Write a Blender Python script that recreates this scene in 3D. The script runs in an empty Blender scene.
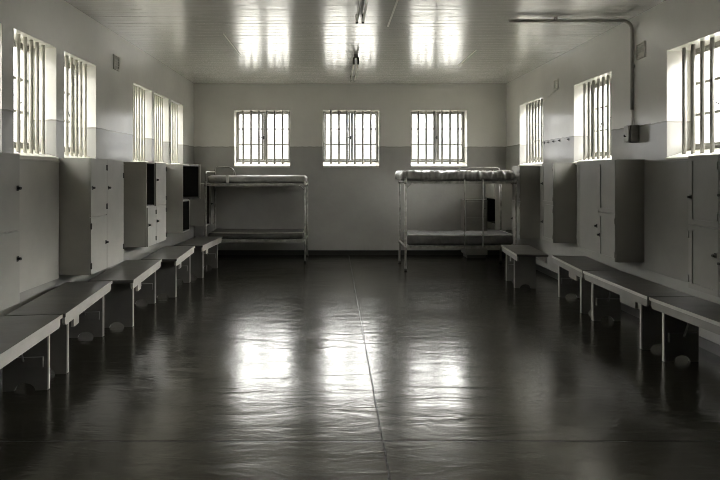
import bpy, bmesh, math, random
from mathutils import Vector, Matrix, noise
random.seed(7)
SC = bpy.context.scene
COL = SC.collection
PI = math.pi

# ------------------------------------------------------------------ room dimensions (metres)
XL, XR = -2.69, 3.31          # side walls
YB, YF = 10.77, -1.6          # back wall, wall behind the photographer
H = 3.29
EYE = 1.56
TH = 0.36                     # wall thickness
ZS, ZT = 1.715, 2.785         # window opening

# ------------------------------------------------------------------ materials
TINT = (1.0, 0.974, 0.862)
def grey(v, t=1.0):
    return tuple(v * (1 + (c - 1) * t) for c in TINT) + (1.0,)

def new_mat(name):
    m = bpy.data.materials.new(name); m.use_nodes = True
    nt = m.node_tree
    return m, nt, nt.nodes['Principled BSDF'], nt.nodes.new, nt.links.new

def paint(name, v, rough=0.45, var=0.12, scale=6.0, bump=0.05, bscale=60.0, metal=0.0, stretch=(1, 1, 1), spec=0.5):
    m, nt, bs, N, L = new_mat(name)
    tc = N('ShaderNodeTexCoord'); mp = N('ShaderNodeMapping'); mp.inputs['Scale'].default_value = stretch
    L(tc.outputs['Object'], mp.inputs['Vector'])
    nz = N('ShaderNodeTexNoise'); nz.inputs['Scale'].default_value = scale; nz.inputs['Detail'].default_value = 6
    L(mp.outputs['Vector'], nz.inputs['Vector'])
    cr = N('ShaderNodeValToRGB')
    cr.color_ramp.elements[0].position = 0.3; cr.color_ramp.elements[1].position = 0.7
    cr.color_ramp.elements[0].color = grey(v * (1 - var)); cr.color_ramp.elements[1].color = grey(v * (1 + var))
    L(nz.outputs['Fac'], cr.inputs['Fac']); L(cr.outputs['Color'], bs.inputs['Base Color'])
    bs.inputs['Roughness'].default_value = rough; bs.inputs['Metallic'].default_value = metal
    bs.inputs['Specular IOR Level'].default_value = spec
    if bump:
        n2 = N('ShaderNodeTexNoise'); n2.inputs['Scale'].default_value = bscale; n2.inputs['Detail'].default_value = 3
        L(mp.outputs['Vector'], n2.inputs['Vector'])
        b = N('ShaderNodeBump'); b.inputs['Strength'].default_value = bump; b.inputs['Distance'].default_value = 0.01
        L(n2.outputs['Fac'], b.inputs['Height']); L(b.outputs['Normal'], bs.inputs['Normal'])
    return m

def wall_mat():
    """matt light paint above, darker gloss paint up to the dado line"""
    m, nt, bs, N, L = new_mat('wall_paint')
    tc = N('ShaderNodeTexCoord'); sp = N('ShaderNodeSeparateXYZ'); L(tc.outputs['Object'], sp.inputs[0])
    nz = N('ShaderNodeTexNoise'); nz.inputs['Scale'].default_value = 1.6; nz.inputs['Detail'].default_value = 8
    L(tc.outputs['Object'], nz.inputs['Vector'])
    wob = N('ShaderNodeTexNoise'); wob.inputs['Scale'].default_value = 9
    L(tc.outputs['Object'], wob.inputs['Vector'])
    z = N('ShaderNodeMath'); z.operation = 'MULTIPLY_ADD'; z.inputs[1].default_value = 0.02
    L(wob.outputs['Fac'], z.inputs[0]); L(sp.outputs['Z'], z.inputs[2])
    lo = N('ShaderNodeMath'); lo.operation = 'LESS_THAN'; lo.inputs[1].default_value = DADO
    L(z.outputs[0], lo.inputs[0])
    def var(v, k):
        cr = N('ShaderNodeValToRGB')
        cr.color_ramp.elements[0].position = 0.3; cr.color_ramp.elements[1].position = 0.7
        cr.color_ramp.elements[0].color = grey(v * (1 - k), .7); cr.color_ramp.elements[1].color = grey(v * (1 + k), .7)
        L(nz.outputs['Fac'], cr.inputs['Fac']); return cr
    up, dn = var(W_UP, .05), var(W_LO, .10)
    mx = N('ShaderNodeMixRGB'); L(lo.outputs[0], mx.inputs['Fac']); L(up.outputs['Color'], mx.inputs['Color1']); L(dn.outputs['Color'], mx.inputs['Color2'])
    # thin painted line along the dado
    ab = N('ShaderNodeMath'); ab.operation = 'SUBTRACT'; ab.inputs[1].default_value = DADO; L(z.outputs[0], ab.inputs[0])
    aa = N('ShaderNodeMath'); aa.operation = 'ABSOLUTE'; L(ab.outputs[0], aa.inputs[0])
    ln = N('ShaderNodeMath'); ln.operation = 'LESS_THAN'; ln.inputs[1].default_value = 0.008; L(aa.outputs[0], ln.inputs[0])
    m2 = N('ShaderNodeMixRGB'); m2.inputs['Color2'].default_value = grey(W_LO * .8)
    L(ln.outputs[0], m2.inputs['Fac']); L(mx.outputs['Color'], m2.inputs['Color1'])
    L(m2.outputs['Color'], bs.inputs['Base Color'])
    rg = N('ShaderNodeMapRange'); rg.inputs['To Min'].default_value = W_R0; rg.inputs['To Max'].default_value = W_R1
    L(lo.outputs[0], rg.inputs['Value']); L(rg.outputs[0], bs.inputs['Roughness'])
    n2 = N('ShaderNodeTexNoise'); n2.inputs['Scale'].default_value = 14; n2.inputs['Detail'].default_value = 6
    L(tc.outputs['Object'], n2.inputs['Vector'])
    b = N('ShaderNodeBump'); b.inputs['Strength'].default_value = 0.17; b.inputs['Distance'].default_value = 0.01
    L(n2.outputs['Fac'], b.inputs['Height']); L(b.outputs['Normal'], bs.inputs['Normal'])
    return m

def ceiling_mat():
    """glossy painted boards running across the room"""
    m, nt, bs, N, L = new_mat('ceiling_gloss_boards')
    tc = N('ShaderNodeTexCoord'); sp = N('ShaderNodeSeparateXYZ'); L(tc.outputs['Object'], sp.inputs[0])
    bs.inputs['Base Color'].default_value = grey(CEIL, .7)
    bs.inputs['Roughness'].default_value = CEIL_R
    bs.inputs['Specular IOR Level'].default_value = 0.5; bs.inputs['IOR'].default_value = 1.8; bs.inputs['Coat Weight'].default_value = 1; bs.inputs['Coat Roughness'].default_value = .17; bs.inputs['Coat IOR'].default_value = 1.7
    mp = N('ShaderNodeMapping'); mp.inputs['Scale'].default_value = (1.6, 14, 1); L(tc.outputs['Object'], mp.inputs['Vector'])
    n1 = N('ShaderNodeTexNoise'); n1.inputs['Scale'].default_value = 1.0; n1.inputs['Detail'].default_value = 5; n1.inputs['Roughness'].default_value = .6
    L(mp.outputs['Vector'], n1.inputs['Vector'])
    # board grooves every 0.14 m
    d = N('ShaderNodeMath'); d.operation = 'DIVIDE'; d.inputs[1].default_value = 0.14; L(sp.outputs['Y'], d.inputs[0])
    fr = N('ShaderNodeMath'); fr.operation = 'FRACT'; L(d.outputs[0], fr.inputs[0])
    pp = N('ShaderNodeMath'); pp.operation = 'PINGPONG'; pp.inputs[1].default_value = 0.5; L(fr.outputs[0], pp.inputs[0])
    gr = N('ShaderNodeMapRange'); gr.inputs['From Max'].default_value = 0.05; L(pp.outputs[0], gr.inputs['Value'])
    gm = N('ShaderNodeMath'); gm.operation = 'MULTIPLY'; gm.inputs[1].default_value = 0.30; L(gr.outputs[0], gm.inputs[0])
    ad = N('ShaderNodeMath'); ad.operation = 'ADD'; L(gm.outputs[0], ad.inputs[0]); L(n1.outputs['Fac'], ad.inputs[1])
    b = N('ShaderNodeBump'); b.inputs['Strength'].default_value = CEIL_B; b.inputs['Distance'].default_value = 0.01
    L(ad.outputs[0], b.inputs['Height']); L(b.outputs['Normal'], bs.inputs['Normal']); L(b.outputs['Normal'], bs.inputs['Coat Normal'])
    return m

def floor_mat():
    """dark polished screed with two joints and scuffed patches"""
    m, nt, bs, N, L = new_mat('polished_screed')
    tc = N('ShaderNodeTexCoord'); sp = N('ShaderNodeSeparateXYZ'); L(tc.outputs['Object'], sp.inputs[0])
    n0 = N('ShaderNodeTexNoise'); n0.inputs['Scale'].default_value = 2.2; n0.inputs['Detail'].default_value = 9; n0.inputs['Roughness'].default_value = .65
    L(tc.outputs['Object'], n0.inputs['Vector'])
    cr = N('ShaderNodeValToRGB')
    cr.color_ramp.elements[0].position = .35; cr.color_ramp.elements[1].position = .8
    cr.color_ramp.elements[0].color = grey(FL * .7, 2.2); cr.color_ramp.elements[1].color = grey(FL * 1.9, 2.2)
    L(n0.outputs['Fac'], cr.inputs['Fac'])
    ms = N('ShaderNodeMapping'); ms.inputs['Scale'].default_value = (.9, 1.7, 1); ms.inputs['Location'].default_value = (.35, .1, 0); L(tc.outputs['Object'], ms.inputs['Vector'])
    ns = N('ShaderNodeTexNoise'); ns.inputs['Scale'].default_value = 1.5; ns.inputs['Detail'].default_value = 10; ns.inputs['Roughness'].default_value = .72
    L(ms.outputs['Vector'], ns.inputs['Vector'])
    sr = N('ShaderNodeMapRange'); sr.inputs['From Min'].default_value = .57; sr.inputs['From Max'].default_value = .68; sr.inputs['To Max'].default_value = .8
    L(ns.outputs['Fac'], sr.inputs['Value'])
    sc = N('ShaderNodeMixRGB'); sc.inputs['Color2'].default_value = grey(.060, 1.5); L(sr.outputs[0], sc.inputs['Fac']); L(cr.outputs['Color'], sc.inputs['Color1'])
    cr = sc
    def line(axis, pos, w, wob):
        nw = N('ShaderNodeTexNoise'); nw.inputs['Scale'].default_value = 3; L(tc.outputs['Object'], nw.inputs['Vector'])
        a = N('ShaderNodeMath'); a.operation = 'MULTIPLY_ADD'; a.inputs[1].default_value = wob; L(nw.outputs['Fac'], a.inputs[0]); L(sp.outputs[axis], a.inputs[2])
        s = N('ShaderNodeMath'); s.operation = 'SUBTRACT'; s.inputs[1].default_value = pos + wob * .5; L(a.outputs[0], s.inputs[0])
        c = N('ShaderNodeMath'); c.operation = 'ABSOLUTE'; L(s.outputs[0], c.inputs[0])
        r = N('ShaderNodeMapRange'); r.inputs['From Max'].default_value = w; r.inputs['To Min'].default_value = 1; r.inputs['To Max'].default_value = 0
        L(c.outputs[0], r.inputs['Value']); return r
    l1, l2 = line('X', 0.285, 0.009, 0.015), line('Y', 3.27, 0.014, 0.02)
    lm = N('ShaderNodeMath'); lm.operation = 'MAXIMUM'; L(l1.outputs[0], lm.inputs[0]); L(l2.outputs[0], lm.inputs[1])
    mx = N('ShaderNodeMixRGB'); mx.inputs['Color2'].default_value = grey(.006); L(lm.outputs[0], mx.inputs['Fac']); L(cr.outputs['Color'], mx.inputs['Color1'])
    L(mx.outputs['Color'], bs.inputs['Base Color'])
    # roughness: polished with dull patches
    n3 = N('ShaderNodeTexNoise'); n3.inputs['Scale'].default_value = 1.7; n3.inputs['Detail'].default_value = 7; n3.inputs['Roughness'].default_value = .7
    L(tc.outputs['Object'], n3.inputs['Vector'])
    rg = N('ShaderNodeMapRange'); rg.inputs['From Min'].default_value = .3; rg.inputs['From Max'].default_value = .75
    rg.inputs['To Min'].default_value = FL_R0; rg.inputs['To Max'].default_value = FL_R1
    L(n3.outputs['Fac'], rg.inputs['Value'])
    rl = N('ShaderNodeMath'); rl.operation = 'MULTIPLY_ADD'; rl.inputs[1].default_value = .1; L(lm.outputs[0], rl.inputs[0]); L(rg.outputs[0], rl.inputs[2])
    L(rl.outputs[0], bs.inputs['Roughness'])
    bs.inputs['Specular Tint'].default_value = (1, .97, .84, 1)
    sl = N('ShaderNodeMapRange'); sl.inputs['To Min'].default_value = FL_SPEC; sl.inputs['To Max'].default_value = .02
    L(lm.outputs[0], sl.inputs['Value']); L(sl.outputs[0], bs.inputs['Specular IOR Level'])
    mp = N('ShaderNodeMapping'); mp.inputs['Scale'].default_value = (1.3, 4.0, 1); L(tc.outputs['Object'], mp.inputs['Vector'])
    n2 = N('ShaderNodeTexNoise'); n2.inputs['Scale'].default_value = 1.6; n2.inputs['Detail'].default_value = 4; n2.inputs['Roughness'].default_value = .55
    n2.inputs['Distortion'].default_value = .6
    L(mp.outputs['Vector'], n2.inputs['Vector'])
    sb = N('ShaderNodeMath'); sb.operation = 'MULTIPLY_ADD'; sb.inputs[1].default_value = -.08; L(lm.outputs[0], sb.inputs[0]); L(n2.outputs['Fac'], sb.inputs[2])
    b = N('ShaderNodeBump'); b.inputs['Strength'].default_value = FL_B; b.inputs['Distance'].default_value = 0.02
    L(sb.outputs[0], b.inputs['Height']); L(b.outputs['Normal'], bs.inputs['Normal'])
    return m

def glass_mat():
    m = bpy.data.materials.new('thin_glass'); m.use_nodes = True
    nt = m.node_tree; nt.nodes.clear(); N, L = nt.nodes.new, nt.links.new
    out = N('ShaderNodeOutputMaterial'); t = N('ShaderNodeBsdfTransparent'); g = N('ShaderNodeBsdfGlossy')
    t.inputs['Color'].default_value = (.95, .95, .95, 1); g.inputs['Roughness'].default_value = .02
    lw = N('ShaderNodeLayerWeight'); lw.inputs['Blend'].default_value = .5
    pw = N('ShaderNodeMath'); pw.operation = 'POWER'; pw.inputs[1].default_value = 5; L(lw.outputs['Facing'], pw.inputs[0])
    f = N('ShaderNodeMath'); f.operation = 'MULTIPLY_ADD'; f.inputs[1].default_value = .5; f.inputs[2].default_value = .03; L(pw.outputs[0], f.inputs[0])
    mx = N('ShaderNodeMixShader'); L(f.outputs[0], mx.inputs[0]); L(t.outputs[0], mx.inputs[1]); L(g.outputs[0], mx.inputs[2]); L(mx.outputs[0], out.inputs[0])
    return m

DADO = 2.09
LOWSKY, FARSKY = .052, .3
W_UP, W_LO = .68, .37
W_R0, W_R1 = .18, .17
CEIL, CEIL_R, CEIL_B = .64, .2, .30
FL, FL_R0, FL_R1, FL_SPEC, FL_B = .016, .15, .28, .75, .26

M = {}
M['wall'] = wall_mat()
M['ceiling'] = ceiling_mat()
M['floor'] = floor_mat()
M['glass'] = glass_mat()
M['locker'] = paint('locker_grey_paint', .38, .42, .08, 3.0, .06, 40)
M['locker_shade'] = paint('locker_shade_grey', .25, .40, .08, 3.0, .06, 40)  # right-hand lockers: the weaker light there is put into this darker tone
M['bench_shade'] = paint('bench_shade_tone', .20, .36, .14, 4.0, .05, 50)  # right-hand benches: bench paint with their dimmer light mixed into the colour
M['locker_in'] = paint('locker_inside_shade', .03, .7, .15, 5.0)  # shade of the open recesses is put into this near-black colour
M['backboard'] = paint('backboard_shade_tone', .22, .34, .10, 2.5, .04, 25)  # right-hand board: its dim light is part of this colour
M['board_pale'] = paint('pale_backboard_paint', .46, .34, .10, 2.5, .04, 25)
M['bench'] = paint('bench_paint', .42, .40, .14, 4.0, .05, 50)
M['bench_top'] = paint('bench_worn_top', .09, .28, .30, 3.0, .05, 40, stretch=(3, 1, 1))
M['bench_leg_shade'] = paint('bench_leg_shade_tone', .13, .45, .12, 4.0)  # shade under the seats is put into the leg colour
M['dark'] = paint('dark_metal', .05, .45, .2, 10, 0, metal=.6)
M['frame'] = paint('steel_window_paint', .26, .4, .06, 10, 0)
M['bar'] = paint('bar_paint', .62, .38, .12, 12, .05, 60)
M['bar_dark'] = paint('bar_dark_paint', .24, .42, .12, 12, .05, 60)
M['sill'] = paint('sill_white_paint', .72, .45, .06, 6, .05, 40)
M['bed'] = paint('bed_tube_paint', .27, .4, .35, 14, .1, 60)
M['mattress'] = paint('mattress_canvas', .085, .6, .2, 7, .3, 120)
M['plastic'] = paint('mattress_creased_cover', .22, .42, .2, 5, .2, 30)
M['strap'] = paint('webbing_strap', .42, .8, .1, 30)
M['base'] = paint('baseboard_black_paint', .028, .3, .1, 5)
M['conduit'] = paint('conduit_grey', .36, .4, .1, 8, 0)
M['pale'] = paint('conduit_pale', .60, .5, .08, 8, 0)
M['box'] = paint('switch_box_metal', .2, .35, .2, 8, 0, metal=.4)
M['vent'] = paint('vent_grey', .62, .6, .1, 10, 0)
M['cab'] = paint('dark_cabinet_paint', .19, .45, .15, 4)
M['tube'] = paint('lamp_tube_glass', .75, .2, .02, 4, 0)
M['fitting'] = paint('lamp_fitting_enamel', .16, .35, .08, 6, 0)
M['ground'] = paint('yard_gravel', .13, .9, .2, 2, 0)

# ------------------------------------------------------------------ geometry helpers
def B():
    return bmesh.new()

def box(bm, p, q, bev=0.0):
    lo = [min(a, b) for a, b in zip(p, q)]; hi = [max(a, b) for a, b in zip(p, q)]
    r = bmesh.ops.create_cube(bm, size=1.0)
    vs = r['verts']
    for v in vs:
        v.co = Vector([(lo[i] + hi[i]) / 2 + v.co[i] * (hi[i] - lo[i]) for i in range(3)])
    if bev:
        es = {e for v in vs for e in v.link_edges}
        bmesh.ops.bevel(bm, geom=list(es), offset=bev, segments=2, affect='EDGES', profile=.5)

def prism(bm, pts, fn, a, b):
    """polygon pts (2-D) swept from a to b; fn(x, y, t) gives the 3-D point"""
    n = len(pts)
    va = [bm.verts.new(fn(x, y, a)) for x, y in pts]; vb = [bm.verts.new(fn(x, y, b)) for x, y in pts]
    fs = [bm.faces.new(va), bm.faces.new(vb[::-1])]
    for i in range(n):
        fs.append(bm.faces.new((va[i], vb[i], vb[(i + 1) % n], va[(i + 1) % n])))
    bmesh.ops.recalc_face_normals(bm, faces=bm.faces[:])

def tube(bm, path, r, seg=12):
    path = [Vector(p) for p in path]
    rings = []
    up = None
    for i, p in enumerate(path):
        t = (path[min(i + 1, len(path) - 1)] - path[max(i - 1, 0)]).normalized()
        if up is None:
            up = Vector((0, 0, 1)) if abs(t.z) < .9 else Vector((1, 0, 0))
        s = t.cross(up).normalized(); up = s.cross(t).normalized()
        rings.append([bm.verts.new(p + r * (math.cos(a) * s + math.sin(a) * up)) for a in [2 * PI * k / seg for k in range(seg)]])
    for a, b in zip(rings, rings[1:]):
        for k in range(seg):
            f = bm.faces.new((a[k], a[(k + 1) % seg], b[(k + 1) % seg], b[k])); f.smooth = True
    bm.faces.new(rings[0][::-1]); bm.faces.new(rings[-1])
    bmesh.ops.recalc_face_normals(bm, faces=bm.faces[:])

def arc(c, a, b, r, t0, t1, n=6):
    """points on an arc about c in the plane of unit vectors a, b"""
    c, a, b = Vector(c), Vector(a), Vector(b)
    return [c + r * (math.cos(t0 + (t1 - t0) * k / n) * a + math.sin(t0 + (t1 - t0) * k / n) * b) for k in range(n + 1)]

def obj(name, bm, mat, parent=None, origin=None):
    """link bm (in the parent's space) as one mesh object"""
    me = bpy.data.meshes.new(name)
    if origin is not None:
        bmesh.ops.translate(bm, verts=bm.verts[:], vec=-Vector(origin))
    bm.to_mesh(me); bm.free()
    o = bpy.data.objects.new(name, me); COL.objects.link(o)
    me.materials.append(M[mat])
    if origin is not None: o.location = origin
    if parent is not None: o.parent = parent
    return o

def tag(o, label, cat, group=None, kind=None):
    if label: o['label'] = label
    if cat: o['category'] = cat
    if group: o['group'] = group
    if kind: o['kind'] = kind
    return o

def thing(name, label, cat, loc=(0, 0, 0), rz=0.0, group=None, kind=None):
    o = bpy.data.objects.new(name, None); COL.objects.link(o)
    o.location = loc; o.rotation_euler = (0, 0, rz); o.empty_display_size = .1
    return tag(o, label, cat, group, kind)

def sidept(side, base):
    """point on a side wall: d metres from the camera, out metres off the wall, z up, relative to base"""
    bx, by, bz = base
    def f(d, out, z):
        x = XL + out if side == 'left' else XR - out
        return (x - bx, d - by, z - bz)
    return f

# ------------------------------------------------------------------ room shell
def wall(name, fn, u0, u1, openings, label):
    """wall in (u, z) with thickness along v (0 = room face, TH = outside); fn maps to the world"""
    us = sorted({u0, u1} | {o[0] for o in openings} | {o[1] for o in openings})
    zs = [-.02, ZS, ZT, H + .02] if openings else [-.02, H + .02]
    bm = B(); cache = {}
    def V(u, v, z):
        k = (round(u, 4), round(v, 4), round(z, 4))
        if k not in cache: cache[k] = bm.verts.new(fn(u, v, z))
        return cache[k]
    def solid(i, j):
        if i < 0 or j < 0 or i >= len(us) - 1 or j >= len(zs) - 1: return False
        if j != 1 or not openings: return True
        um = (us[i] + us[i + 1]) / 2
        return not any(o[0] < um < o[1] for o in openings)
    for i in range(len(us) - 1):
        for j in range(len(zs) - 1):
            if not solid(i, j): continue
            a, b, c, d = us[i], us[i + 1], zs[j], zs[j + 1]
            for v in (0, TH):
                bm.faces.new((V(a, v, c), V(b, v, c), V(b, v, d), V(a, v, d)))
            if not solid(i - 1, j): bm.faces.new((V(a, 0, c), V(a, TH, c), V(a, TH, d), V(a, 0, d)))
            if not solid(i + 1, j): bm.faces.new((V(b, 0, c), V(b, TH, c), V(b, TH, d), V(b, 0, d)))
            if not solid(i, j - 1): bm.faces.new((V(a, 0, c), V(a, TH, c), V(b, TH, c), V(b, 0, c)))
            if not solid(i, j + 1): bm.faces.new((V(a, 0, d), V(a, TH, d), V(b, TH, d), V(b, 0, d)))
    bmesh.ops.recalc_face_normals(bm, faces=bm.faces[:])
    return tag(obj(name, bm, 'wall'), label, 'wall', kind='structure')

fL = lambda u, v, z: (XL - v, u, z)
fR = lambda u, v, z: (XR + v, u, z)
fB = lambda u, v, z: (u, YB + v, z)
fF = lambda u, v, z: (u, YF - v, z)

WIN_L = [(3.80, 4.535), (4.70, 5.425), (5.585, 6.33), (7.50, 8.26), (8.38, 9.11), (9.23, 9.985)]
WIN_R = [(2.33, 3.39), (4.50, 5.57), (6.68, 7.725), (8.87, 9.985)]
WIN_B = [(-1.915, -.845), (-.212, .868), (1.48, 2.56)]

wall('wall_left', fL, YF - .0, YB, WIN_L, 'left long wall with six narrow barred windows, pale above a gloss dado')
wall('wall_right', fR, YF - .0, YB, WIN_R, 'right long wall with wide barred windows, pale above a gloss dado')
wall('wall_back', fB, XL - TH, XR + TH, WIN_B, 'far end wall with three square barred windows, two-tone grey paint')
wall('wall_front', fF, XL - TH, XR + TH, [], 'plain end wall behind the photographer')

bm = B(); box(bm, (XL - TH, YF - TH, -.2), (XR + TH, YB + TH, 0))
tag(obj('floor', bm, 'floor'), 'dark polished floor reflecting the far windows, with two thin joints', 'floor', kind='structure')
bm = B(); box(bm, (XL - TH, YF - TH, H), (XR + TH, YB + TH, H + .2))
tag(obj('ceiling', bm, 'ceiling'), 'glossy pale boarded ceiling mirroring the far windows', 'ceiling', kind='structure')
for nm, p, q, lb in (
    ('baseboard_back', (XL + .012, YB - .012, 0), (XR - .012, YB, .095), 'black baseboard along the far wall'),
    ('baseboard_left', (XL, YF, 0), (XL + .012, YB, .095), 'black baseboard along the left wall'),
    ('baseboard_right', (XR - .012, YF, 0), (XR, YB, .095), 'black baseboard along the right wall')):
    bm = B(); box(bm, p, q); tag(obj(nm, bm, 'base'), lb, 'baseboard', kind='structure')

# short painted battens on the ceiling
for i, (x, y0, y1, w, mt, lb) in enumerate((
    (-1.36, 6.9, 8.15, .014, 'pale', 'short white batten on the ceiling left of the middle'),
    (.63, 4.6, 6.55, .02, 'pale', 'long white batten on the ceiling right of the near lamp'),
    (1.98, 7.8, 8.9, .014, 'pale', 'short white batten on the ceiling above the right bunk'))):
    bm = B(); box(bm, (x - w / 2, y0, H - .010), (x + w / 2, y1, H), .003)
    tag(obj('trim_%d' % (i + 1), bm, mt), lb, 'batten', kind='structure')

# yard outside
bm = B(); bmesh.ops.create_grid(bm, x_segments=1, y_segments=1, size=60)
bmesh.ops.translate(bm, verts=bm.verts[:], vec=(0, 4, -.25))
tag(obj('ground', bm, 'ground'), 'pale gravel yard outside the building', 'ground', kind='structure')

bm = B(); ov = .75
for p, q in (((XL - TH - ov, YF - TH - ov, H + .02), (XL - TH, YB + TH + ov, H + .10)), ((XR + TH, YF - TH - ov, H + .02), (XR + TH + ov, YB + TH + ov, H + .10)),
             ((XL - TH, YB + TH, H + .02), (XR + TH, YB + TH + ov, H + .10))):
    box(bm, p, q)
tag(obj('roof', bm, 'vent'), 'overhanging eaves outside the windows', 'roof', kind='structure')

# ------------------------------------------------------------------ windows
def window(n, fn, u0, u1, label, bars=6, br=.020, bv=.10):
    uc = (u0 + u1) / 2
    base = Vector(fn(uc, 0, ZS))
    root = thing('window_%d' % n, label, 'window', base, kind='structure')
    W = lambda u, v, z: Vector(fn(u, v, z)) - base
    zf = ZS + .085                                  # foot of the steel frame, behind the sloping sill
    gv0, gv1 = .235, .265
    bm = B()                                        # sloping sill with a lip
    prism(bm, [(-.022, ZS - .028), (-.022, ZS + .004), (.23, zf), (.36, zf - .02), (.36, ZS), (0, ZS), (0, ZS - .028)],
          lambda x, y, t: W(t, x, y), u0 + .001, u1 - .001)
    obj('window_sill', bm, 'sill', root)
    bm = B(); fw = .032
    box(bm, W(u0, gv0, zf), W(u0 + fw, gv1, ZT)); box(bm, W(u1 - fw, gv0, zf), W(u1, gv1, ZT))
    box(bm, W(u0 + fw, gv0, zf), W(u1 - fw, gv1, zf + fw)); box(bm, W(u0 + fw, gv0, ZT - fw), W(u1 - fw, gv1, ZT))
    fr = obj('window_frame', bm, 'frame', root)
    ia, ib, ja, jb = u0 + fw + .002, u1 - fw - .002, zf + fw + .002, ZT - fw - .002
    for (a, b, s) in ((ia, uc - .002, 1), (uc + .002, ib, -1)):
        bm = B(); w = .022; wm = .045               # casement with a wide meeting stile and two glazing bars
        wa, wb = (w, wm) if s > 0 else (wm, w)
        box(bm, W(a, gv0 + .002, ja), W(a + wa, gv1 - .002, jb)); box(bm, W(b - wb, gv0 + .002, ja), W(b, gv1 - .002, jb))
        box(bm, W(a + wa, gv0 + .002, ja), W(b - wb, gv1 - .002, ja + w)); box(bm, W(a + wa, gv0 + .002, jb - w), W(b - wb, gv1 - .002, jb))
        for k in (1, 2):
            z = ja + (jb - ja) * k / 3
            box(bm, W(a + wa, gv0 + .006, z - .013), W(b - wb, gv1 - .006, z + .013))
        cs = obj('casement', bm, 'frame', root)
        bm = B(); box(bm, W(a + wa, .249, ja + w), W(b - wb, .252, jb - w))
        obj('pane', bm, 'glass', cs)
        bm = B()                                    # casement stay at the foot of the leaf
        p = a + .10 if s < 0 else b - .10
        tube(bm, [W(p, gv0 - .012, ja + .37), W(p + .05 * -s, gv0 - .03, ja + .40), W(p + .11 * -s, gv0 - .02, ja + .335)], .006, 6)
        obj('stay', bm, 'dark', cs)
    bm = B(); zc = (ja + jb) / 2 - .02
    box(bm, W(uc - .012, gv0 - .012, zc - .03), W(uc + .012, gv0 + .002, zc + .03), .003)
    tube(bm, [W(uc, gv0 - .012, zc), W(uc, gv0 - .03, zc), W(uc - .02, gv0 - .032, zc - .005), W(uc - .09, gv0 - .032, zc + .01)], .007, 8)
    obj('handle', bm, 'dark', root)
    for k in range(bars):
        u = u0 + (u1 - u0) * (k + 1) / (bars + 1)
        bm = B(); tube(bm, [W(u, bv, ZS + .03), W(u, bv, ZT + .01)], br, 12)
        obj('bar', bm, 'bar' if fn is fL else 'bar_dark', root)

n = 1
posL = ['nearest the photographer, cut off at left edge', 'above the plain board between near lockers', 'just left of the ceiling vent, before the bright wall patch',
        'just beyond the bright wall patch', 'middle of the far three', 'last before the far corner']
for (a, b), t in zip(WIN_L, posL):
    window(n, fL, a, b, 'narrow barred window in left wall, ' + t, 6, .016, .075); n += 1
posR = ['nearest the photographer, outside the picture', 'cut off by the right edge, near the switch box', 'middle one, left of the switch box', 'farthest, beside the right bunk bed']
for (a, b), t in zip(WIN_R, posR):
    window(n, fR, a, b, 'wide barred window in right wall, ' + t, 7, .018, .09); n += 1
posB = ['above the left bunk bed', 'in the middle between the bunks', 'above the right bunk bed']
for (a, b), t in zip(WIN_B, posB):
    window(n, fB, a, b, 'square barred window in far wall, ' + t, 6); n += 1

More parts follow.
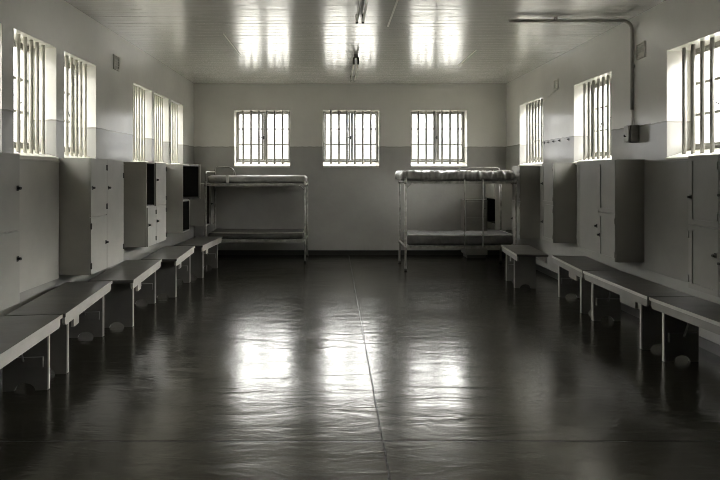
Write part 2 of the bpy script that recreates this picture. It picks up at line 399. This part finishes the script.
# ------------------------------------------------------------------ lockers
TKN = .018
def locker(side, d0, d1, z0, z1, cells, label, out=.325, panelled=False, group='wall lockers', mat='locker', extra=None, far_top=None):
    """cells: (c0, c1, za, zb, style, knob) front compartments in d and z; style door / open"""
    base = sidept(side, (0, 0, 0))((d0 + d1) / 2, 0, z0)
    root = thing('locker', label, 'locker', base, group=group)
    P = sidept(side, base)
    bm = B()
    def panel(a, b, o0, o1, za, zb): box(bm, P(a, o0, za), P(b, o1, zb), .0015)
    t = TKN; f = out - .02
    panel(d0, d0 + t, .004, f, z0, z1); panel(d1 - t, d1, .004, f, z0, far_top or z1)
    panel(d0 + t, d1 - t, .004, f, z1 - t, z1); panel(d0 + t, d1 - t, .004, f, z0, z0 + t)
    cs = sorted({c for ce in cells for c in ce[:2]})
    for c in cs[1:-1]: panel(c - t / 2, c + t / 2, .012, f - .001, z0 + t, z1 - t)
    for ce in cells:
        if ce[3] < z1 - .05: panel(ce[0] + t, ce[1] - t, .012, f - .002, ce[3] - t / 2, ce[3] + t / 2)
    obj('body', bm, mat, root)
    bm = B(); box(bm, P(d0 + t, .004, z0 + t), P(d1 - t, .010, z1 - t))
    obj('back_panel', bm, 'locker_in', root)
    for (c0, c1, za, zb, style, knob) in cells:
        if style == 'open':
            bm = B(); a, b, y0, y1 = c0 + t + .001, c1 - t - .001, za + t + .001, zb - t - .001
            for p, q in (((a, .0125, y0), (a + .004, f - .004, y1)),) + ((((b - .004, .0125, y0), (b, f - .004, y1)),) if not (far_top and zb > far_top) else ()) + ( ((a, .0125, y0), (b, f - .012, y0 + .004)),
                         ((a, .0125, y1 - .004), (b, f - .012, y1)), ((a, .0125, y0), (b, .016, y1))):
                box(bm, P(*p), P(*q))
            tag(obj('shade_lining', bm, 'locker_in', root), 'dark inside of the open compartment', None)  # dark sheets stand in for shade inside the compartment
            continue
        g = .003
        a, b, y0, y1 = c0 + g, c1 - g, za + g, zb - g
        bm = B()
        if panelled:
            r = .045
            box(bm, P(a, f + .001, y0), P(b, f + .013, y1))
            for (p, q, s, e) in ((a, a + r, y0, y1), (b - r, b, y0, y1), (a + r, b - r, y0, y0 + r), (a + r, b - r, y1 - r, y1)):
                box(bm, P(p, f + .013, s), P(q, f + .020, e))
        else:
            box(bm, P(a, f + .001, y0), P(b, f + .019, y1), .003)
        dr = obj('door', bm, mat, root)
        if knob:
            kd = a + .03 if knob[0] == 'near' else b - .03
            kz = y0 + (y1 - y0) * knob[1]
            bm = B()
            box(bm, P(kd - .014, f + .0192, kz - .02), P(kd + .014, f + .023, kz + .02), .002)
            tube(bm, [P(kd, f + .022, kz), P(kd, f + .034, kz), P(kd, f + .036, kz), P(kd, f + .046, kz)], .011, 12)
            obj('knob', bm, 'dark', dr)
            hd = b - .004 if knob[0] == 'near' else a + .004
            for hz in (.15, .85):
                z = y0 + (y1 - y0) * hz
                bm = B(); tube(bm, [P(hd, f + .022, z - .03), P(hd, f + .022, z + .03)], .006, 8)
                box(bm, P(hd - .018, f + .019, z - .028), P(hd + .018, f + .0215, z + .028))
                obj('hinge', bm, 'dark' if side == 'left' else mat, dr)
    if extra: extra(root, P, f)
    return root

Z0, Z1, ZM = .62, 1.715, 1.135
def grid2(d0, dm, d1, styles, z0=Z0, z1=Z1, zm=ZM):
    """styles: near-top, near-bottom, far-top, far-bottom -> (style, knob)"""
    return [(d0, dm, zm, z1) + styles[0], (d0, dm, z0, zm) + styles[1], (dm, d1, zm, z1) + styles[2], (dm, d1, z0, zm) + styles[3]]
nr, fr_ = ('door', ('near', .5)), ('door', ('far', .5))
locker('left', 3.35, 4.22, .585, Z1, grid2(3.35, 3.78, 4.22, [fr_, fr_, ('door', ('far', .55)), ('door', ('far', .62))], .585),
       'pale grey wall locker cut off by the left edge, one door split across')
locker('left', 5.45, 6.30, .575, Z1, [(5.45, 5.84, ZM, Z1, 'door', ('near', .5)), (5.45, 5.84, .575, ZM, 'door', ('far', .5)), (5.84, 6.30, .575, Z1, 'door', ('near', .74))],
       'light grey wall locker beyond the pale board on left wall, all three doors shut')
locker('left', 7.12, 7.90, .63, Z1, grid2(7.12, 7.45, 7.90, [('open', None), ('door', ('near', .55)), ('door', ('near', .6)), ('door', ('near', .6))], .63),
       'grey wall locker at left with one dark open upper compartment above a shut door')

def open_locker_extra(root, P, f):
    # short upper cubby carried on beyond the locker
    bm = B(); t = TKN; a, b = 9.262, 9.93
    box(bm, P(a, .004, Z1 - t), P(b - t, f, Z1), .0015); box(bm, P(a, .004, 1.135), P(b - t, f, 1.135 + t), .0015)
    box(bm, P(a, .002, 1.135), P(b - t, .0105, Z1), .0005)
    o = obj('upper_cubby', bm, 'locker_in', root)  # cubby boards take the colour of the inside shade
    bm = B(); box(bm, P(b - t, .004, 1.12), P(b, f + .02, Z1 + .015), .0015)
    obj('end_panel', bm, 'locker', o)
    bm = B()
    for p, q in (((a, .011, 1.155), (b - .02, f - .012, 1.159)), ((a, .011, 1.692), (b - .02, f - .012, 1.696)), ((b - .023, .011, 1.16), (b - .019, f - .012, 1.69))):
        box(bm, P(*p), P(*q))
    obj('shade_lining', bm, 'locker_in', o)  # dark sheets for the shade within the cubby
locker('left', 8.83, 9.26, .63, Z1, [(8.83, 9.26, 1.135, Z1, 'open', None), (8.83, 9.26, .63, 1.135, 'open', None)],
       'doorless grey locker with black open compartments at head of left bunk', extra=open_locker_extra, far_top=1.135)
locker('left', 10.10, 10.70, .62, 1.39, [(10.10, 10.42, .62, 1.39, 'open', None), (10.42, 10.70, .62, 1.39, 'door', ('near', .5))],
       'low grey locker in the far left corner behind the bunk', out=.40)

rp = dict(panelled=True, mat='locker_shade')
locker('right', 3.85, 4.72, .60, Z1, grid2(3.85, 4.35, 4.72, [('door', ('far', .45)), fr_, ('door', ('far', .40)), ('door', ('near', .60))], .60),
       'shaded grey panelled wall locker cut off by the right edge, knobs showing', **rp)
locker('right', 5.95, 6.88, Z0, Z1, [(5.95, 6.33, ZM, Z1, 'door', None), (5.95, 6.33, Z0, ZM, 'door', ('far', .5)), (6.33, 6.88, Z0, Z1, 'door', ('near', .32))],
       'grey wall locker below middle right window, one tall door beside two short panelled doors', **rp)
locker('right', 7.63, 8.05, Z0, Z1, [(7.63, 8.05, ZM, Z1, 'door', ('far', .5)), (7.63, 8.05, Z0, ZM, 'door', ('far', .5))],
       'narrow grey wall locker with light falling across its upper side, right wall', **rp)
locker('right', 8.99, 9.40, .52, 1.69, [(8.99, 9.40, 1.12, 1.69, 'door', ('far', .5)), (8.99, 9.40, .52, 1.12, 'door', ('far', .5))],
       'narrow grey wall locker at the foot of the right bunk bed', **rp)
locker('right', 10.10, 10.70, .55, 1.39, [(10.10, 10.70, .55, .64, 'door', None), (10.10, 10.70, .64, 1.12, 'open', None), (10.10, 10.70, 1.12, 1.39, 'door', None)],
       'low grey locker in the far right corner, seen under the upper mattress', out=.42)

# dark low cabinet against the far wall, behind the right bunk
root = thing('cabinet', 'dark low cabinet against far wall behind the right bunk', 'cabinet', (2.64, 10.55, 0))
bm = B(); box(bm, (-.20, -.19, .06), (.20, .20, 1.08), .003); obj('body', bm, 'cab', root)
bm = B(); box(bm, (-.17, -.17, 0), (.17, .18, .06)); obj('plinth', bm, 'base', root)
for za, zb in ((.10, .76), (.79, 1.05)):
    bm = B(); box(bm, (-.185, -.208, za), (.185, -.191, zb), .003); d = obj('door', bm, 'cab', root)
    bm = B(); tube(bm, [(.14, -.208, (za + zb) / 2), (.14, -.232, (za + zb) / 2)], .010, 10); obj('knob', bm, 'dark', d)

# smooth boards on the wall between lockers
for side, d0, d1, z0, z1, lb in (('left', 4.24, 5.43, .55, 1.672, 'smooth pale board on the left wall between the two nearest lockers'),
                                 ('left', 6.32, 7.10, .55, 1.672, 'smooth pale board on the left wall between second and third lockers'),
                                 ('right', 4.74, 5.93, .55, 1.685, 'smooth shaded board on the right wall between the two nearest lockers')):
    base = sidept(side, (0, 0, 0))((d0 + d1) / 2, 0, z0); P = sidept(side, base)
    root = thing('backboard', lb, 'board', base, group='boards between the wall lockers')
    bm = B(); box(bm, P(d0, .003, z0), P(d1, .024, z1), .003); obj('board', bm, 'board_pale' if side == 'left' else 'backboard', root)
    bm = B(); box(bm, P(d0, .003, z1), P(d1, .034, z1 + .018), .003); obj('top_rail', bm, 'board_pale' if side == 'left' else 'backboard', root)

# ------------------------------------------------------------------ benches
BH = .512
def bench(p0, p1, side, label, width=.43, gus=(.15, .1), inset=(.18, .10)):
    """front top edge runs from p0 (near) to p1 (far); the seat extends toward the wall"""
    p0, p1 = Vector(p0), Vector(p1)
    Lg = (p1 - p0).length; ang = math.atan2(p1.y - p0.y, p1.x - p0.x)
    root = thing('bench', label, 'bench', (p0.x, p0.y, 0), ang, 'low wooden benches along the walls')
    s = 1 if side == 'left' else -1                  # local +x along the bench, local y*s toward the wall
    Q = lambda u, v, z: Vector((u, s * v, z))
    bm = B(); box(bm, Q(0, 0, BH - .030), Q(Lg, width, BH), .006)
    obj('seat', bm, 'bench_top', root)
    bm = B(); box(bm, Q(-.002, -.006, BH - .026), Q(Lg + .002, -.0005, BH + .001), .002)  # pale lip added for the light caught along the seat edge
    obj('lip_highlight', bm, 'bench', root)
    bp = 'bench' if side == 'left' else 'bench_shade'
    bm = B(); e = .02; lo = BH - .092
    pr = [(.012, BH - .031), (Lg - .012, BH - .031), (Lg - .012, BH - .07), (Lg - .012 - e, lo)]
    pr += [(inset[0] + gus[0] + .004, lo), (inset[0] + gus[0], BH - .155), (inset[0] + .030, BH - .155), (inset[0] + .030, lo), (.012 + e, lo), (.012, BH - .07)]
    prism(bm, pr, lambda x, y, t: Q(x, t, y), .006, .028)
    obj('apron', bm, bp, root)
    bm = B(); box(bm, Q(.03, width - .03, BH - .11), Q(Lg - .03, width - .008, BH - .031)); obj('rear_rail', bm, 'bench', root)
    lw0, lw1 = .055, width - .07
    for u in (inset[0], Lg - inset[1] - .028):
        # end board with an arch cut from its foot
        vm = (lw0 + lw1) / 2; ar = .072
        pts = [(lw0, BH - .031), (lw1, BH - .031), (lw1, 0), (vm + ar, 0)]
        pts += [(vm + ar * math.cos(t), .055 * math.sin(t)) for t in [PI * k / 10 for k in range(1, 10)]]
        pts += [(vm - ar, 0), (lw0, 0)]
        bm = B(); prism(bm, pts, lambda x, y, t: Q(t, x, y), u, u + .028)
        lg = obj('leg', bm, 'bench_leg_shade', root)
        bm = B(); box(bm, Q(u + .002, lw0 - .012, .004), Q(u + .026, lw0 - .0005, BH - .095), .002)  # pale strip added for window light on the leg's front edge
        obj('leg_edge_light', bm, 'bench', lg)
        inner = 1 if u < Lg / 2 else -1
        bu = u + .028 if inner > 0 else u - .022
        bm = B(); box(bm, Q(bu, lw0 + .02, .17), Q(bu + .022, lw1 - .02, .245), .002)
        obj('batten', bm, 'bench_leg_shade', lg)
        bm = B()
        ub = u + .014 + inner * .026; ut = ub + inner * .13
        tube(bm, [Q(ub + inner * .012, vm, .22), Q(ut, vm, BH - .034)], .008, 8)
        obj('brace', bm, 'bench_leg_shade', lg)
    return root

bench((-1.905, 2.90), (-2.03, 4.175), 'left', 'nearest bench on the left, its near end cut off by the picture edge')
bench((-2.015, 4.20), (-2.18, 5.495), 'left', 'second bench on the left, in front of the pale board')
bench((-1.985, 5.535), (-2.118, 6.875), 'left', 'third bench on the left, below the light grey shut locker')
bench((-1.94, 6.90), (-2.03, 8.165), 'left', 'fourth bench on the left, below the locker with an open compartment')
bench((-1.925, 8.20), (-1.875, 9.38), 'left', 'farthest bench on the left, beside the left bunk bed')
rb = dict(width=.41, gus=(.30, .1), inset=(.18, .10))
bench((2.745, 3.44), (2.685, 4.765), 'right', 'nearest bench on the right, cut off by the picture edge', **rb)
bench((2.68, 4.79), (2.70, 6.065), 'right', 'second bench on the right, before the shaded board', **rb)
bench((2.70, 6.09), (2.81, 7.21), 'right', 'third bench on the right, below the tall-door locker', **rb)
bench((2.385, 7.30), (2.48, 8.30), 'right', 'far bench on the right standing out from the wall near the bunk', width=.40, gus=(.1, .1), inset=(.36, .10))

# ------------------------------------------------------------------ bunk beds
def mattress(name, x0, x1, y0, y1, z0, z1, mat, label, amp, freq, seed, roundness=.05, sag=0.0, extra=None):
    cx, cy = (x0 + x1) / 2, (y0 + y1) / 2
    hx, hy, hz = (x1 - x0) / 2, (y1 - y0) / 2, (z1 - z0) / 2
    bm = B(); nx, ny, nz = 110, 36, 7
    cache = {}
    def V(i, j, k):
        key = (i, j, k)
        if key in cache: return cache[key]
        p = Vector((-hx + 2 * hx * i / nx, -hy + 2 * hy * j / ny, -hz + 2 * hz * k / nz))
        r = min(roundness, hz * .95)
        c = Vector([max(-h + r, min(h - r, q)) for q, h in zip(p, (hx, hy, hz))])
        dv = p - c
        nrm = dv.normalized() if dv.length > 1e-6 else Vector((0, 0, 1))
        if dv.length > 1e-6: p = c + nrm * r
        s = Vector((p.x * freq[0] + seed, p.y * freq[1], p.z * freq[2]))
        q = noise.fractal(s, 1.0, 2.0, 4)
        rid = 1 - abs(noise.noise(s * 1.7 + Vector((9, 3, 1))))
        dsp = amp * (q * .8 + (rid ** 4) * .9 - .3)
        if k == 0: dsp = min(dsp, 0) * .2
        p = p + nrm * dsp
        if k: p.z -= sag * (1 - (p.x / hx) ** 2) * (k / nz)
        p.z = max(p.z, -hz)
        cache[key] = bm.verts.new((p.x, p.y, p.z + hz)); return cache[key]
    def quad(a, b, c, d):
        f = bm.faces.new((a, b, c, d)); f.smooth = True
    for i in range(nx):
        for j in range(ny):
            quad(V(i, j, 0), V(i, j + 1, 0), V(i + 1, j + 1, 0), V(i + 1, j, 0)); quad(V(i, j, nz), V(i + 1, j, nz), V(i + 1, j + 1, nz), V(i, j + 1, nz))
    for i in range(nx):
        for k in range(nz):
            quad(V(i, 0, k), V(i + 1, 0, k), V(i + 1, 0, k + 1), V(i, 0, k + 1)); quad(V(i, ny, k), V(i, ny, k + 1), V(i + 1, ny, k + 1), V(i + 1, ny, k))
    for j in range(ny):
        for k in range(nz):
            quad(V(0, j, k), V(0, j, k + 1), V(0, j + 1, k + 1), V(0, j + 1, k)); quad(V(nx, j, k), V(nx, j + 1, k), V(nx, j + 1, k + 1), V(nx, j, k + 1))
    bmesh.ops.recalc_face_normals(bm, faces=bm.faces[:])
    o = obj(name, bm, mat); o.location = (cx, cy, z0)
    tag(o, label, 'mattress', 'mattresses on the bunk beds')
    if extra: extra(o, hx, hy, 2 * hz)
    return o

def bunk(label, x0, x1, y0, y1, zu, zl, top, brackets, guard, ladder=(), foot_loop=None):
    """tube-framed bunk: zu / zl = level of the upper and lower base, top = top of posts"""
    root = thing('bunk_bed', label, 'bunk bed', ((x0 + x1) / 2, (y0 + y1) / 2, 0), group='metal bunk beds')
    ox, oy = (x0 + x1) / 2, (y0 + y1) / 2
    Q = lambda x, y, z: Vector((x - ox, y - oy, z))
    r = .019
    for x in (x0, x1):
        for y in (y0, y1):
            bm = B(); tube(bm, [Q(x, y, 0.012), Q(x, y, .5), Q(x, y, top)], r, 14)
            p = obj('post', bm, 'bed', root)
            bm = B(); tube(bm, [Q(x, y, 0), Q(x, y, .03)], r + .006, 14); obj('foot_cap', bm, 'dark', p)
            bm = B()
            for zz in (zu - .02, zl - .02): tube(bm, [Q(x, y, zz - .035), Q(x, y, zz + .02)], r + .005, 14)
            obj('clamp', bm, 'bed', p)
    for zz in (zu, zl):
        for y in (y0, y1):
            bm = B(); box(bm, Q(x0 + r, y - .004, zz - .045), Q(x1 - r, y + .004, zz - .002), .001)
            iy = .012 if y == y0 else -.012
            box(bm, Q(x0 + r, y, zz - .008), Q(x1 - r, y + iy * 2, zz - .003), .001)
            obj('side_rail', bm, 'bed', root)
        for x in (x0, x1):
            bm = B(); tube(bm, [Q(x, y0 + r, zz - .02), Q(x, y1 - r, zz - .02)], .014, 10)
            obj('end_rail', bm, 'bed', root)
        bm = B()
        for k in range(1, 22):
            x = x0 + (x1 - x0) * k / 22; box(bm, Q(x - .012, y0 + .012, zz - .011), Q(x + .012, y1 - .012, zz - .008))
        for k in range(1, 8):
            y = y0 + (y1 - y0) * k / 8; box(bm, Q(x0 + .014, y - .012, zz - .008), Q(x1 - .014, y + .012, zz - .005))
        obj('spring_base', bm, 'dark', root)
    for (x, s) in brackets:
        bm = B(); tube(bm, [Q(x, y0, zu - .14), Q(x + s * .03, y0, zu - .10), Q(x + s * .075, y0, zu - .055), Q(x + s * .12, y0, zu - .035)], .010, 8)
        obj('bracket', bm, 'bed', root)
    for path, rr in guard:
        bm = B(); tube(bm, [Q(*p) for p in path], rr, 10); obj('guard_tube', bm, 'bed', root)
    for x in ladder:
        bm = B(); tube(bm, [Q(x, y0 - .016, zl - .04), Q(x, y0 - .016, zu + .02)], .011, 10); obj('ladder_rail', bm, 'bed', root)
    return root

# left bunk, close to the back wall
LX0, LX1, LY0, LY1 = -2.265, -.51, 9.88, 10.66
zu, zl = 1.395, .405
bunk('metal bunk bed on the left with thin mattresses, under the left window', LX0, LX1, LY0, LY1, zu, zl, 1.43, [(LX1, -1)],
     [([(LX0, LY1, 1.43), (LX0, LY1, 1.66), (LX0 + .04, LY1, 1.70), (-2.00, LY1, 1.69), (-1.93, LY1, 1.66), (-1.89, LY1, 1.60), (-1.88, LY1, 1.39)], .011),
      ([(LX0, LY0, 1.43), (LX0, LY0, 1.56), (LX0, LY0 + .04, 1.60), (LX0, LY1 - .04, 1.60), (LX0, LY1, 1.56)], .011)])
def edge_highlight(o, hx, hy, h):  # pale tube added for window light caught along the mattress edge
    bm = B(); z = h - .006
    pts = [(-hx + .03, -hy + .006, z)] + [(-hx + .03 + (2 * hx - .06) * k / 24, -hy + .006, z - .012 * (1 - (2 * k / 24 - 1) ** 2)) for k in range(1, 24)] + [(hx - .03, -hy + .006, z), (hx - .006, -hy + .03, z), (hx - .006, hy - .03, z)]
    tube(bm, pts, .010, 8); tag(obj('edge_highlight', bm, 'strap', o), 'pale strip for the light caught on the top edge', None)
def left_extra(o, hx, hy, h):
    x = -hx + .36
    bm = B()
    box(bm, (x - .022, -hy - .012, -.004), (x + .022, -hy - .006, h + .008), .002); box(bm, (x - .022, -hy - .012, h + .006), (x + .022, hy + .012, h + .012), .002)
    box(bm, (x - .022, hy + .006, -.004), (x + .022, hy + .012, h + .008), .002)
    tag(obj('strap', bm, 'strap', o), 'pale webbing strap round the mattress', None)
mattress('mattress', LX0 + .02, LX1 + .01, LY0 + .025, LY1 - .03, zu, zu + .135, 'plastic', 'thin plain mattress with a strap on the upper left bunk', .008, (3, 3, 5), 1.3, extra=left_extra)
mattress('mattress', LX0 + .03, LX1 - .03, LY0 + .03, LY1 - .03, zl, zl + .125, 'mattress', 'thin plain mattress on the lower left bunk', .008, (3, 3, 5), 5.1, sag=.012, extra=edge_highlight)

# right bunk, standing out from the back wall
RX0, RX1, RY0, RY1 = 1.155, 2.93, 9.02, 9.84
zu2, zl2 = 1.45, .405
bunk('metal bunk bed on the right with a creased upper mattress and two ladder bars', RX0, RX1, RY0, RY1, zu2, zl2, 1.50, [(RX0, 1)],
     [([(2.20, RY1, 1.42), (2.20, RY1, 1.63), (2.23, RY1, 1.672), (2.86, RY1, 1.672), (2.90, RY1, 1.65), (RX1, RY1, 1.50)], .012),
      ([(RX0, RY0, 1.49), (RX0 - .005, RY0 + .02, 1.55), (RX0 - .005, RY0 + .07, 1.58), (RX0 - .005, RY1 - .07, 1.58), (RX0 - .005, RY1 - .02, 1.55), (RX0, RY1, 1.49)], .011)],
     ladder=(2.10, 2.395))
mattress('mattress', RX0 - .09, RX1 + .0, RY0 + .025, RY1 - .03, zu2, zu2 + .155, 'plastic', 'thick creased shiny mattress on the upper right bunk', .024, (9, 2, 2.5), 2.2, .06)
mattress('mattress', RX0 + .025, RX1 - .02, RY0 + .035, RY1 - .03, zl2, zl2 + .175, 'mattress', 'dark mattress on the lower right bunk behind the ladder bars', .012, (4, 3, 5), 8.4, .05, sag=.01, extra=edge_highlight)

# ------------------------------------------------------------------ ceiling lamps
def lamp(x, y0, y1, label):
    root = thing('ceiling_lamp', label, 'lamp', (x, (y0 + y1) / 2, H), group='twin tube ceiling lamps')
    hl = (y1 - y0) / 2
    bm = B(); box(bm, (-.028, -hl, -.06), (.028, hl, 0), .005); obj('housing', bm, 'fitting', root)
    for s in (-1, 1):
        for e in (-1, 1):
            bm = B(); box(bm, (s * .032 - .014, e * hl - .02, -.15), (s * .032 + .014, e * hl + .02, -.05), .004)
            obj('lamp_holder', bm, 'dark', root)
        bm = B(); tube(bm, [(s * .032, -hl + .02, -.13), (s * .032, hl - .02, -.13)], .013, 12); obj('tube', bm, 'tube', root)
lamp(.272, 4.35, 5.88, 'twin tube ceiling lamp nearest the photographer, at the top edge')
lamp(.318, 8.08, 9.55, 'twin tube ceiling lamp farther back, small above the middle window')

# ------------------------------------------------------------------ conduit, switch box, vents, hooks
root = thing('conduit', 'grey conduit pipe crossing the ceiling and running down right wall to the switch box', 'pipe', (XR - .022, 6.18, 2.26))
b = Vector(root.location)
yz = 6.18
path = [Vector((1.93, yz, H - .04)), Vector((2.6, yz, H - .04))] + [Vector((XR - .022 - .10, yz, H - .04 - .10)) + .10 * Vector((math.sin(a), 0, math.cos(a))) for a in [PI / 2 * k / 8 for k in range(9)]] + [Vector((XR - .022, yz, 2.27))]
bm = B(); tube(bm, [p - b for p in path], .018, 12); obj('pipe', bm, 'conduit', root)
bm = B(); tube(bm, [Vector((XR - .016, yz, 2.27)) - b, Vector((XR - .016, yz, 2.10)) - b], .012, 12)
tag(obj('lower_pipe', bm, 'pale', root), 'paler thin end of the pipe', None)
bm = B()
for p, ax in (((2.45, yz, H - .04), 'x'), ((XR - .022, yz, 2.75), 'z')):
    p = Vector(p) - b
    if ax == 'x': box(bm, p + Vector((-.012, -.03, .004)), p + Vector((.012, .03, .0395)), .002)
    else: box(bm, p + Vector((.004, -.03, -.012)), p + Vector((.0215, .03, .012)), .002)
obj('saddle', bm, 'conduit', root)

root = thing('switch_box', 'dark metal switch box on the right wall below the conduit pipe', 'box', (XR, 6.12, 1.90))
bm = B(); box(bm, (-.10, -.06, 0), (0, .06, .195), .012); obj('box', bm, 'box', root)
bm = B(); box(bm, (-.12, -.052, .01), (-.1005, .052, .185), .006); lid = obj('lid', bm, 'conduit', root)
bm = B(); tube(bm, [(-.12, 0, .07), (-.135, 0, .07), (-.138, 0, .09)], .009, 8); obj('lever', bm, 'dark', lid)

def vent(side, d, z, w, h, label):
    base = sidept(side, (0, 0, 0))(d, 0, z); P = sidept(side, base)
    root = thing('wall_vent', label, 'vent', base, group='small wall vents')
    bm = B()
    box(bm, P(d - w / 2, 0, z - h / 2), P(d + w / 2, .004, z + h / 2))
    for a, c, e, g in ((-w / 2, -w / 2 + .014, -h / 2, h / 2), (w / 2 - .014, w / 2, -h / 2, h / 2), (-w / 2, w / 2, -h / 2, -h / 2 + .014), (-w / 2, w / 2, h / 2 - .014, h / 2)):
        box(bm, P(d + a, .004, z + e), P(d + c, .016, z + g))
    obj('frame', bm, 'vent', root)
    for k in range(5):
        zz = z - h / 2 + .026 + (h - .052) * k / 4
        bm = B(); prism(bm, [(.003, zz + .008), (.014, zz - .006), (.014, zz - .010), (.003, zz + .004)], lambda x, y, t: P(t, x, y), d - w / 2 + .014, d + w / 2 - .014)
        obj('slat', bm, 'vent', root)
vent('left', 6.90, 2.93, .17, .18, 'small grey vent high on the left wall')
vent('right', 8.33, 2.89, .16, .15, 'small grey vent high on right wall beyond the middle window')
vent('right', 6.03, 2.89, .17, .17, 'small slatted vent high on right wall beside the conduit pipe')

bm = B(); tube(bm, [(XR - .004, 8.26, 2.82), (XR - .004, 8.5, 2.77), (XR - .004, 8.75, 2.72), (XR - .004, 8.87, 2.70)], .004, 6)
tag(obj('cable', bm, 'vent', origin=(XR, 8.5, 2.77)), 'thin cable sloping from the far right vent to a window', 'cable')

for k, x in enumerate((544.5, 549, 554, 560, 569)):
    d = 560 * (XR) / (x - 334)
    bm = B(); tube(bm, [(0, 0, 0), (-.015, 0, 0), (-.024, 0, -.005), (-.027, 0, .01)], .005, 8)
    box(bm, (-.005, -.012, -.02), (0, .012, .02), .002)
    o = obj('coat_hook', bm, 'dark'); o.location = (XR, d, 2.05)
    tag(o, 'small dark coat hook in the row on right wall between two windows', 'hook', 'row of coat hooks on the right wall')

# ------------------------------------------------------------------ sky
w = bpy.data.worlds.new('overcast_sky'); SC.world = w; w.use_nodes = True
nt = w.node_tree; N, L = nt.nodes.new, nt.links.new
bg = nt.nodes['Background']
tc = N('ShaderNodeTexCoord'); sp = N('ShaderNodeSeparateXYZ'); L(tc.outputs['Generated'], sp.inputs[0])
# dim horizon; higher unseen sky brightened toward the sides to light the room
hz = N('ShaderNodeMapRange'); hz.inputs['From Min'].default_value = -.03; hz.inputs['From Max'].default_value = .03
hz.inputs['To Min'].default_value = .10; hz.inputs['To Max'].default_value = LOWSKY; L(sp.outputs['Z'], hz.inputs['Value'])
up = N('ShaderNodeMapRange'); up.interpolation_type = 'SMOOTHSTEP'
up.inputs['From Min'].default_value = .12; up.inputs['From Max'].default_value = .36; up.inputs['To Max'].default_value = .9; L(sp.outputs['Z'], up.inputs['Value'])
ab = N('ShaderNodeMath'); ab.operation = 'ABSOLUTE'; L(sp.outputs['X'], ab.inputs[0])
gx = N('ShaderNodeMapRange'); gx.inputs['From Min'].default_value = .15; gx.inputs['From Max'].default_value = .7
gx.inputs['To Min'].default_value = FARSKY; gx.inputs['To Max'].default_value = 1.0; L(ab.outputs[0], gx.inputs['Value'])
az = N('ShaderNodeMapRange'); az.inputs['From Min'].default_value = -1; az.inputs['To Min'].default_value = .18; az.inputs['To Max'].default_value = 1.0
L(sp.outputs['Y'], az.inputs['Value'])
ax = N('ShaderNodeMapRange'); ax.inputs['From Min'].default_value = -.8; ax.inputs['From Max'].default_value = .8; ax.inputs['To Min'].default_value = .6; ax.inputs['To Max'].default_value = 1.25
L(sp.outputs['X'], ax.inputs['Value'])
def mul(a, b):
    m_ = N('ShaderNodeMath'); m_.operation = 'MULTIPLY'; L(a.outputs[0], m_.inputs[0]); L(b.outputs[0], m_.inputs[1]); return m_
tot = mul(mul(mul(up, gx), az), ax)
ad = N('ShaderNodeMath'); ad.operation = 'ADD'; L(tot.outputs[0], ad.inputs[0]); L(hz.outputs[0], ad.inputs[1])
mu = N('ShaderNodeMixRGB'); mu.blend_type = 'MULTIPLY'; mu.inputs['Fac'].default_value = 1
mu.inputs['Color1'].default_value = (1, .995, .975, 1); L(ad.outputs[0], mu.inputs['Color2']); L(mu.outputs['Color'], bg.inputs['Color'])
bg.inputs['Strength'].default_value = 75.0

# ------------------------------------------------------------------ camera and view
cam = bpy.data.cameras.new('camera'); co = bpy.data.objects.new('camera', cam); COL.objects.link(co)
co.location = (0, 0, EYE); co.rotation_euler = (PI / 2, 0, 0)
cam.sensor_width = 36; cam.lens = 36 * 560 / 720
cam.shift_x = (360 - 334) / 720; cam.shift_y = -(240 - 174) / 720
cam.clip_start = .05
SC.camera = co
vs = SC.view_settings
vs.view_transform = 'Standard'; vs.look = 'None'; vs.gamma = 1; vs.use_curve_mapping = False; vs.exposure = 0.38
SC.cycles.filter_width = 0.9; SC.cycles.max_bounces = 14; SC.cycles.diffuse_bounces = 8; SC.cycles.glossy_bounces = 6; SC.cycles.transparent_max_bounces = 16
SC.cycles.sample_clamp_indirect = 8
